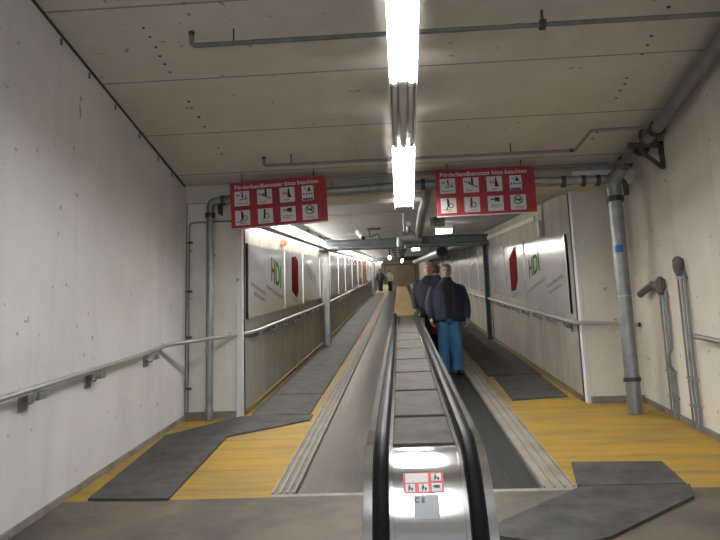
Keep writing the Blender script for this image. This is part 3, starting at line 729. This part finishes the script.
for i, (a, b) in enumerate(zip(le, le[1:])):
    if i == 6: ad(-1, a, b, 1.05, 2.25, 'orange-brown panel far up the left tunnel wall', 'orange'); continue
    ad(-1, a, b, 1.05, 2.25, 'pale panel beyond the steel post on the left tunnel wall, %s one uphill' % wl[i], 'text' if i < 3 else None, 'far panels on the left wall')
ad(1, 8.80, 11.70, 1.03, 2.04, 'white advertising panel with green HDI letters on the right tunnel wall', 'hdi')
ad(1, 11.74, 13.95, 1.08, 2.07, 'white panel with faded red emblem on the right tunnel wall', 'red')
ad(1, 13.98, 16.25, 1.09, 2.10, 'pale lettered panel on the right tunnel wall before the steel post', 'text')
re_ = [16.6, 18.6, 21.2, 24.2, 27.4, 31.0, 35, 40, 45]
for i, (a, b) in enumerate(zip(re_, re_[1:])):
    ad(1, a, b, 1.08, 2.22, 'pale glossy panel beyond the steel post on the right tunnel wall, %s one uphill' % wl[i], 'text' if i < 2 else None, 'far panels on the right wall')

# strip lights above the left panels
y = 8.5; k = 0; proto = None
rail = thing('cable_tray', P(-1.70, 9, 2.27), 'grey cable tray running under the left tunnel ceiling in front of the strip lights', 'tray')
bm = nb(); bs(bm, -1.735, -1.69, 8.48, 60, 2.27, 2.315); obj('channel', bm, 'galv', rail)
bm = nb()
yy = 9.0
while yy < 30: bs(bm, -1.72, -1.705, yy, yy + .02, 2.315, HC); yy += 2.0
obj('hanger', bm, 'iron', rail)
bm = nb(); bs(bm, TL, TL + .10, 8.6, 10.08, 2.44, 2.50)
while y < 73:
    if proto is None:
        r = thing('strip_light', P(-1.80, y, 2.44), 'glowing fluorescent strip light in the row above the left tunnel panels', 'lamp', 'strip lights along the left tunnel wall')
        b1 = nb(); bs(b1, TL + .02, -1.73, y, y + 1.5, 2.485, HC); obj('housing', b1, 'lamp_body', r)
        b2 = nb(); tube(b2, [P(-1.80, y + .04, 2.45), P(-1.80, y + 1.46, 2.45)], .03, 10); obj('tube', b2, 'lit_strip', r, smooth=True)
        proto = r; y00 = y
    else: copy_tree(proto, P(-1.80, y, 2.44) - P(-1.80, y00, 2.44))
    y += 1.56
bm.free()
# small things above the panels
bm = nb(); bs(bm, TL, TL + .07, 11.0, 11.18, 2.16, 2.26); tag(obj('alarm_box', bm, 'alarm', bevel=.01), 'small orange-red box on the left tunnel wall above the panels', 'box')
jb = thing('junction_box', P(TR - .03, 10.3, 2.16), 'small grey junction box with conduit above the right advertising panels', 'box')
bm = nb(); bs(bm, TR - .05, TR, 10.27, 10.36, 2.10, 2.33); obj('case', bm, 'galv_light', jb, bevel=.008)
tub('conduit', [P(TR - .02, 10.05, 2.08), P(TR - .02, 10.05, HC)], .012, 'pipe_thin', jb, n=8)
ct = nb(); bs(ct, TR - .025, TR, 10.7, 17.6, 2.36, 2.44); tag(obj('cable_duct', ct, 'header'), 'brown cable duct along the top of the right tunnel wall', 'duct')

# ------------------------------------------------------------------ steel portal frames
def portal(y, label, small=False):
    r = thing('portal_frame', P(.1, y, 0), label, 'frame')
    for x, m_ in ((TL + .14, 'post'), (TR + .035, 'frame')):
        bm = nb(); w = .09 if x < 0 else .055
        x_ = x if x < 0 else TR - .10
        bx(bm, x_ - w, x_ + w, y - .012, y + .012, zf(y) + .02, zf(y) + 2.30)
        bx(bm, x_ - w, x_ - w + .02, y - .09, y + .09, zf(y) + .02, zf(y) + 2.30); bx(bm, x_ + w - .02, x_ + w, y - .09, y + .09, zf(y) + .02, zf(y) + 2.30)
        o = obj('post', bm, m_, r)
        bm = nb(); bx(bm, x_ - w - .03, x_ + w + .03, y - .12, y + .12, zf(y) - .01, zf(y) + .02); obj('base_plate', bm, m_, r)
    bm = nb(); z = zf(y)
    bx(bm, TL, TR, y - .09, y + .09, z + 2.475, z + 2.495); bx(bm, TL, TR, y - .012, y + .012, z + 2.27, z + 2.48); bx(bm, TL, TR, y - .09, y + .09, z + 2.26, z + 2.285)
    obj('beam', bm, 'frame', r)
    return r
pf = portal(16.4, 'grey steel portal frame spanning the tunnel behind the front advertising panels')
tub('pipe', [P(TL + .05, 16.2, 2.30), P(TR - .05, 16.2, 2.28)], .05, 'pipe_dark', pf)
portal(45.0, 'distant dark steel portal frame near the walking people')

# ------------------------------------------------------------------ equipment under the tunnel ceiling
c = thing('security_camera', P(-.72, 13.6, HC), 'white tubular security camera under the tunnel ceiling left of the lamp', 'camera')
z = zf(13.6) + HC
tub('housing', [(-.80, 13.75, z + .03 - .06), (-.69, 13.55, z - .20)], .055, 'lamp_body', c)
tub('lens', [(-.69, 13.55, z - .20), (-.682, 13.535, z - .215)], .042, 'black', c)
tub('arm', [(-1.02, 13.9, z - .02), (-.80, 13.7, z - .10)], .018, 'pipe_thin', c, n=8)
cb = thing('cable_bracket', P(-.45, 13.6, HC), 'thin wire bracket beside the security camera on the tunnel ceiling', 'bracket')
tub('rod', fillet([(-.56, 13.6, z - .02), (-.56, 13.6, z - .20), (-.40, 13.6, z - .12), (-.34, 13.6, z - .26)], .03), .012, 'iron', cb, n=6)
bm = nb(); bx(bm, -.60, -.34, 13.55, 13.66, z - .03, z); obj('mount', bm, 'iron', cb)
t = thing('conduit', P(-.4, 10.3, HC), 'thin conduit across the tunnel ceiling in front of the security camera', 'conduit')
tub('pipe', fillet([P(-1.6, 10.3, HC - .02), P(.10, 10.3, HC - .02), P(.10, 10.3, 2.28), P(.10, 10.35, 2.0)], .04), .014, 'galv_light', t, n=8)
v = thing('valve', P(.2, 10, 2.15), 'grey sprinkler valve with flanges hanging below the tunnel ceiling beside the right sign', 'valve')
tub('feed_pipe', fillet([P(.36, 8.00, 2.66), P(.36, 8.20, 2.58), P(.36, 8.5, 2.50), P(.335, 9.0, 2.45), P(.31, 10.0, 2.18), P(.26, 10.15, 2.15)], .2), .058, 'galv', v, n=14)
tub('body', [P(.34, 10.1, 2.14), P(.07, 10.1, 2.15)], .085, 'galv', v, n=16)
for x in (.33, .20, .08): coupling(v, P(x, 10.1, 2.145), (1, 0, 0), .11, .035, 'galv')
tub('gauge_stem', [P(.16, 10.1, 2.2), P(.16, 10.1, 2.36)], .03, 'galv', v); tub('gauge', [P(.16, 10.06, 2.36), P(.16, 10.13, 2.36)], .04, 'galv', v)
tub('drain', fillet([P(.06, 10.1, 2.15), P(.02, 10.1, 2.15), P(.02, 10.1, 2.02)], .03), .04, 'galv', v)
tub('hand_wheel', [P(.40, 10.07, 2.10), P(.40, 10.10, 2.10)], .06, 'iron', v)
s = thing('loudspeaker', P(.52, 9.6, 2.28), 'small grey box loudspeaker tucked just below the right red sign', 'loudspeaker')
bm = nb(); bs(bm, .50, .66, 9.5, 9.7, 2.27, 2.40); obj('case', bm, 'pipe_dark', s, bevel=.01)
bm = nb(); bs(bm, .46, .50, 9.53, 9.67, 2.28, 2.39); obj('horn', bm, 'twall', s)
tub('hanger_rod', [P(.58, 9.6, 2.40), P(.58, 9.6, HC)], .01, 'iron', s, n=6)
def cross_lamp(x0, x1, y, label, h=2.44):
    r = thing('tunnel_lamp', P((x0 + x1) / 2, y, h), label, 'lamp')
    bm = nb(); bs(bm, x0, x1, y - .1, y + .1, h + .02, HC); obj('housing', bm, 'lamp_body', r)
    bm = nb(); bs(bm, x0 + .01, x1 - .01, y - .09, y + .09, h - .07, h + .02); obj('diffuser', bm, 'lit_small', r, bevel=.02)
    return r
cross_lamp(.72, 1.05, 13.2, 'bright rectangular ceiling lamp in the tunnel below the right red sign')
cross_lamp(.45, .75, 24, 'small lit ceiling lamp beyond the steel beam above the first standing people')
for yy, x in ((26.5, -.35), (36, .18), (47, .2)):
    r = thing('pendant_lamp', P(x, yy, 2.3), {26.5: 'small bright pendant lamp beyond the beam, left of centre', 36: 'small bright pendant lamp deep in the tunnel centre', 47: 'farthest small pendant lamp above the yellow cover end'}[yy], 'lamp')
    bm = nb(); tube(bm, [P(x, yy, 2.12), P(x, yy, 2.2), P(x, yy, 2.26)], .1, 10, rad=[.03, .07, .04]); obj('globe', bm, 'lit_small', r, smooth=True)
    tub('stem', [P(x, yy, 2.26), P(x, yy, HC)], .03, 'iron', r, n=6)
d = thing('duct_pipe', P(1.2, 19, 2.2), 'large round ventilation pipe with dark open end under the tunnel ceiling, above the people', 'pipe')
tub('pipe', [P(1.2, 19.1, 2.19), P(1.17, 34, 2.19), P(1.15, 50, 2.15)], .15, 'galv', d, n=20)
tub('end_shade_disc', [P(1.2, 19.05, 2.19), P(1.2, 19.11, 2.19)], .135, 'black', d, n=20)  # solid black disc, its colour stands for the shade inside the pipe
coupling(d, P(1.2, 19.13, 2.19), (0, 1, .16), .165, .06, 'pipe_dark')
for yy in (20, 26, 32): 
    bm = nb(); bs(bm, 1.185, 1.205, yy, yy + .03, 2.33, HC); obj('hanger', bm, 'iron', d)
pc = thing('service_pipe', P(.05, 19, 2.4), 'bundle of thin service pipes running along the centre of the far tunnel ceiling', 'pipe')
for x, h, r_ in ((-.12, 2.42, .03), (.02, 2.36, .04), (.16, 2.43, .03)): tub('pipe', [P(x, 18.2, h), P(x, 46, h)], r_, 'pipe_dark', pc, n=8)
bm = nb()
for yy in (20, 23, 26, 30, 35, 40): bs(bm, -.2, .24, yy, yy + .04, 2.30, 2.33); bs(bm, -.2, -.18, yy, yy + .04, 2.3, HC); bs(bm, .22, .24, yy, yy + .04, 2.3, HC)
obj('hanger', bm, 'iron', pc)
dr = thing('end_door', P(-.6, YE - .02, 0), 'dim doorway at the far uphill end of the tunnel', 'door')
bm = nb(); bx(bm, -1.6, 1.8, YE - .06, YE, zf(YE) + 2.05, zf(YE) + 2.2); bx(bm, -1.6, -1.5, YE - .06, YE, zf(YE), zf(YE) + 2.05); bx(bm, 1.7, 1.8, YE - .06, YE, zf(YE), zf(YE) + 2.05); obj('frame', bm, 'iron', dr)
bm = nb(); bx(bm, -1.5, 1.7, YE - .03, YE, zf(YE), zf(YE) + 2.05); obj('leaf', bm, 'endwall', dr)

# ------------------------------------------------------------------ people
def remesh(name, bm, material, parent, voxel, smooth=4, cut=None, solid=0):
    bmesh.ops.recalc_face_normals(bm, faces=bm.faces)
    me = bpy.data.meshes.new(name + '_src'); bm.to_mesh(me); bm.free()
    o = bpy.data.objects.new(name + '_src', me); COL.objects.link(o)
    md = o.modifiers.new('r', 'REMESH'); md.mode = 'VOXEL'; md.voxel_size = voxel
    if smooth: ms = o.modifiers.new('s', 'SMOOTH'); ms.factor = .5; ms.iterations = smooth
    dg = bpy.context.evaluated_depsgraph_get(); dg.update()
    m2 = bpy.data.meshes.new_from_object(o.evaluated_get(dg)); m2.name = name
    bpy.data.objects.remove(o); bpy.data.meshes.remove(me)
    if cut:
        b = bmesh.new(); b.from_mesh(m2)
        bmesh.ops.delete(b, geom=[f for f in b.faces if cut(f.calc_center_median())], context='FACES'); b.to_mesh(m2); b.free()
    m2.materials.clear(); m2.materials.append(M[material])
    for p in m2.polygons: p.use_smooth = True; p.material_index = 0
    o = bpy.data.objects.new(name, m2)
    if solid: md = o.modifiers.new('solid', 'SOLIDIFY'); md.thickness = solid; md.offset = -1
    COL.objects.link(o)
    if parent is not None: o.parent = parent
    return o
def ell(bm, rings, n=20):
    """stack of ellipses (cx, cy, z, rx, ry)"""
    R = [[bm.verts.new((cx + rx * math.cos(2 * math.pi * j / n), cy + ry * math.sin(2 * math.pi * j / n), z)) for j in range(n)] for cx, cy, z, rx, ry in rings]
    for a, b in zip(R, R[1:]):
        for j in range(n): bm.faces.new((a[j], a[(j + 1) % n], b[(j + 1) % n], b[j]))
    bm.faces.new(R[0][::-1]); bm.faces.new(R[-1])
def limb(bm, pts, rad, n=12):
    tube(bm, pts, 0, n, rad=rad)
    for p, r in zip(pts, rad):
        bmesh.ops.create_icosphere(bm, subdivisions=2, radius=r * .98, matrix=Matrix.Translation(V(p)))

def person(loc, height, yaw, label, jacket, trousers, hair, arms, stance=((-.09, 0), (.09, 0)), fine=False, inner=None, hem=.80, bulk=1.0, hooded=False, head_yaw=0.0, group=None, light=False):
    """faces -y in its own frame; arms = ((elbow),(wrist)) per side for side -1, +1; stance = foot x,y per side"""
    vox = .0065 if fine else .012
    hz = lambda z: z
    Hm = Matrix.Translation((0, 0, 1.64)) @ Matrix.Rotation(head_yaw, 4, 'Z')
    bm = nb()
    # torso core and neck
    ell(bm, [(0, 0, .86, .15, .10), (0, 0, .98, .16, .105), (0, 0, 1.12, .145, .10), (0, 0, 1.30, .165, .11), (0, .008, 1.42, .125, .075), (0, .01, 1.47, .075, .065), (0, .008, 1.53, .058, .06), (0, .0, 1.60, .056, .058)])
    # head: stacked ellipses, then nose, ears, brow, chin
    hb = nb()
    ell(hb, [(0, -.035, -.112, .028, .028), (0, -.030, -.100, .045, .050), (0, -.018, -.075, .060, .074), (0, -.008, -.04, .069, .088), (0, -.002, 0, .074, .095), (0, .002, .035, .077, .099), (0, .004, .065, .073, .096), (0, .006, .09, .058, .078), (0, .008, .108, .034, .046), (0, .008, .115, .012, .015)], 24)
    ell(hb, [(0, -.098, -.036, .016, .016), (0, -.106, -.028, .018, .018), (0, -.098, .0, .011, .016), (0, -.088, .022, .008, .012)], 10)
    for s in (-1, 1):
        ell(hb, [(s * .075, .012, -.03, .010, .014), (s * .080, .014, 0, .012, .02), (s * .079, .014, .028, .010, .016)], 8)
        ell(hb, [(s * .034, -.082, .018, .026, .010), (s * .034, -.084, .026, .026, .010)], 8)
    ell(hb, [(0, -.080, -.072, .026, .016), (0, -.082, -.062, .028, .016)], 10)
    bmesh.ops.transform(hb, matrix=Hm, verts=hb.verts)
    tmp = bpy.data.meshes.new('h'); hb.to_mesh(tmp); hb.free(); bm.from_mesh(tmp); bpy.data.meshes.remove(tmp)
    hips = [(-.095, 0, .90), (.095, 0, .90)]
    for k, s in enumerate((-1, 1)):
        fx, fy = stance[k]
        knee = (s * .095 * .5 + fx * .5, fy * .5 - .02, .49)
        limb(bm, [hips[k], knee, (fx, fy + .02, .09)], [.085, .055, .04])
        limb(bm, [(fx, fy + .02, .05), (fx + s * .008, fy - .13, .03)], [.028, .02], 10)
        el, wr = arms[k]
        sh = (s * .165, .005, 1.355)
        limb(bm, [sh, el, wr], [.045, .040, .030])
        # hand: palm, four bent fingers, thumb
        e, w = V(el), V(wr); d = (w - e).normalized()
        side = V((-s, 0, 0)); side = (side - d * side.dot(d)).normalized()      # palm normal, towards the thigh
        across = d.cross(side).normalized()
        if across.y > 0: across = -across                                        # thumb side forward
        pc_ = w + d * .055
        limb(bm, [w + d * .01, pc_ - across * .018, w + d * .095 - across * .02], [.027, .026, .022], 8)
        limb(bm, [w + d * .03, pc_ + across * .018, w + d * .095 + across * .02], [.026, .026, .021], 8)
        for q, (o_, ln) in enumerate(((.030, .072), (.010, .082), (-.010, .077), (-.030, .060))):
            b0 = w + d * .088 + across * o_
            limb(bm, [b0, b0 + d * ln * .5 + side * .008, b0 + d * ln * .85 + side * .032, b0 + d * ln * .95 + side * .05], [.0105, .0095, .0088, .008], 8)
        b0 = w + d * .035 + across * .030
        limb(bm, [b0, b0 + d * .03 + across * .022, b0 + d * .062 + across * .026 + side * .012], [.013, .011, .009], 8)
    body = remesh('person', bm, 'skin', None, vox if not light else .016, 2)
    # clothes
    def cl(name, b, m_, sm=4, **k): return remesh(name, b, m_, body, .011 if fine else .017, sm, **k)
    b = nb()
    for k, s in enumerate((-1, 1)):
        fx, fy = stance[k]
        limb(b, [(s * .088, .0, .90), (s * .09 * .5 + fx * .5, fy * .5 - .022, .50), (fx, fy + .015, .16), (fx, fy + .005, .075)], [.112, .092, .088, .092])
    ell(b, [(0, 0, .80, .17, .12), (0, 0, .90, .185, .13), (0, 0, 1.02, .175, .125)])
    cl('trousers', b, trousers)
    for k, s in enumerate((-1, 1)):
        fx, fy = stance[k]; b = nb()
        ell(b, [(fx + s * .006, fy - .055, 0, .048, .135), (fx + s * .006, fy - .055, .025, .05, .138), (fx + s * .006, fy - .045, .055, .045, .12), (fx, fy + .005, .085, .042, .062), (fx, fy + .02, .12, .04, .045)], 16)
        remesh('shoe', b, 'shoe', body, .011, 2)
    B = bulk
    if inner:
        b = nb(); ell(b, [(0, -.01, hem + .04, .19, .135), (0, -.012, 1.1, .19, .135), (0, -.012, 1.3, .19, .13), (0, -.005, 1.43, .15, .10), (0, 0, 1.50, .078, .078), (0, -.002, 1.545, .068, .07)]); cl('sweater', b, inner)
    b = nb()
    ell(b, [(0, .0, hem, .215 * B, .155 * B), (0, 0, hem + .03, .225 * B, .165 * B), (0, 0, 1.0, .222 * B, .165 * B), (0, 0, 1.18, .225 * B, .16 * B), (0, 0, 1.33, .222 * B, .145 * B), (0, .005, 1.42, .185, .112), (0, .012, 1.475, .11, .088), (0, .012, 1.515, .085, .08)])
    for k, s in enumerate((-1, 1)):
        el, wr = arms[k]; e, w = V(el), V(wr)
        limb(b, [(s * .185, .005, 1.38), (s * .215, .01, 1.34), tuple(e), tuple(e * .4 + w * .6), tuple(w)], [.066, .078 * B, .078 * B, .070 * B, .058])
    cut = None
    if inner: cut = lambda c: abs(c.x + .012) < .045 + .06 * max(0, (c.z - .95)) and c.y < -.05 and c.z < 1.53
    cl('jacket', b, jacket, 5, cut=cut, solid=.012 if inner else 0)
    if hooded:
        b = nb(); ell(b, [(0, .09, 1.36, .10, .05), (0, .10, 1.43, .13, .065), (0, .085, 1.50, .12, .06), (0, .07, 1.55, .07, .035)]); cl('hood', b, jacket)
    # hair: cap around the skull, cut away over the face
    b = nb(); ell(b, [(0, .03, -.06, .066, .07), (0, .022, -.03, .078, .085), (0, .012, .02, .084, .098), (0, .008, .06, .082, .103), (0, .008, .092, .068, .088), (0, .010, .118, .042, .055), (0, .010, .127, .014, .018)], 24)
    bmesh.ops.transform(b, matrix=Hm, verts=b.verts)
    inv = Hm.inverted()
    def hcut(c):
        q = inv @ c
        return (q.y < -.012 and q.z < .052 + .25 * max(0, -q.y - .06)) or (q.y < .03 and q.z < -.012 and abs(q.x) > .05)
    remesh('hair', b, hair, body, .008, 2, cut=hcut)
    if not light:
        for s in (-1, 1):
            b = nb(); bmesh.ops.create_uvsphere(b, u_segments=10, v_segments=8, radius=.0105, matrix=Hm @ Matrix.Translation((s * .033, -.086, .004)) @ Matrix.Diagonal((1.5, 1, .8, 1))); remesh('eye', b, 'eye', body, .003, 0)
            b = nb(); ell(b, [(s * .034, -.091, .024, .022, .006), (s * .034, -.091, .031, .018, .006)], 8); bmesh.ops.transform(b, matrix=Hm, verts=b.verts); remesh('eyebrow', b, hair, body, .004, 0)
        b = nb(); ell(b, [(0, -.093, -.070, .024, .006), (0, -.094, -.063, .020, .006)], 8); bmesh.ops.transform(b, matrix=Hm, verts=b.verts); remesh('mouth', b, 'lip', body, .004, 0)
    k = height / 1.765
    body.scale = (k, k, k); body.rotation_euler = (0, 0, yaw); body.location = loc
    return tag(body, label, 'person', group)

hang = (((-.275, .03, 1.13), (-.285, -.06, .90)), ((.275, .03, 1.13), (.285, -.04, .90)))
person(P(.748, 11.12, -.012), 1.765, .10, 'person in open navy jacket and blue jeans standing nearest on the right walkway', 'navy', 'jeans', 'hair_grey', hang, ((-.105, 0), (.105, -.02)), fine=True, inner='blackcloth', hem=.83, bulk=1.17, head_yaw=-.12)
hold = (((-.26, .04, 1.13), (-.25, -.10, .92)), ((.26, .03, 1.13), (.27, -.05, .87)))
person(P(.545, 13.0, -.012), 1.84, -.05, 'person in dark blue coat looking past the person in jeans, behind him at the rail', 'navy2', 'blackcloth', 'hair_grey', hold, hem=.80, bulk=1.12, head_yaw=-.2)
person(P(.74, 14.0, -.012), 1.80, math.pi - .3, 'dark haired person in black coat turned away, behind the person in jeans', 'blackcloth', 'blackcloth', 'hair_dark', hang, hem=.78, bulk=1.1, hooded=True)
walk = (((-.25, .10, 1.14), (-.25, .05, .90)), ((.25, -.04, 1.14), (.25, -.14, .92)))
person(P(-1.47, 53, .016), 1.72, math.pi, 'dark clad person walking far up the left footpath', 'navy2', 'blackcloth', 'hair_dark', walk, ((-.08, -.12), (.08, .12)), bulk=1.12, light=True)
person(P(-.74, 53.2, -.006), 1.64, math.pi, 'distant person in pale shirt and dark trousers on the left walkway', 'shirt', 'blackcloth', 'hair_dark', walk, ((-.08, .08), (.08, -.10)), bulk=.98, light=True)
# red bag held by the second person
bag = thing('bag', P(.60, 12.62, .45), 'small red bag hanging beside the hand of the person in jeans', 'bag')
bm = nb(); bs(bm, .535, .645, 12.58, 12.76, .50, .76); obj('body', bm, 'redcloth', bag, bevel=.03)
tub('handle', fillet([P(.565, 12.67, .75), P(.575, 12.68, .86), P(.615, 12.68, .86), P(.625, 12.67, .75)], .03), .008, 'redcloth', bag, n=6)

# ------------------------------------------------------------------ light from the open entrance behind the camera, exposure, camera
w = bpy.data.worlds.new('world'); SC.world = w; w.use_nodes = True
bg = w.node_tree.nodes['Background']; bg.inputs['Color'].default_value = (.80, .88, 1.0, 1); bg.inputs['Strength'].default_value = .9

cam = bpy.data.cameras.new('camera'); co = bpy.data.objects.new('camera', cam); COL.objects.link(co)
cam.sensor_width = 36; cam.lens = 36 * 700 / 720; cam.clip_end = 300
p, yaw, roll = .16889, .05678, -.03182
fw = V((-math.sin(yaw) * math.cos(p), math.cos(yaw) * math.cos(p), math.sin(p)))
rt = V((math.cos(yaw), math.sin(yaw), 0)); up = rt.cross(fw)
r2 = rt * math.cos(roll) + up * math.sin(roll); u2 = -rt * math.sin(roll) + up * math.cos(roll)
mx = Matrix((r2, u2, -fw)).transposed().to_4x4(); mx.translation = V((0, 0, 1.6))
co.matrix_world = mx
SC.camera = co
SC.view_settings.view_transform = 'Standard'; SC.view_settings.look = 'None'; SC.view_settings.gamma = 1; SC.view_settings.use_curve_mapping = False
SC.view_settings.exposure = 0.55
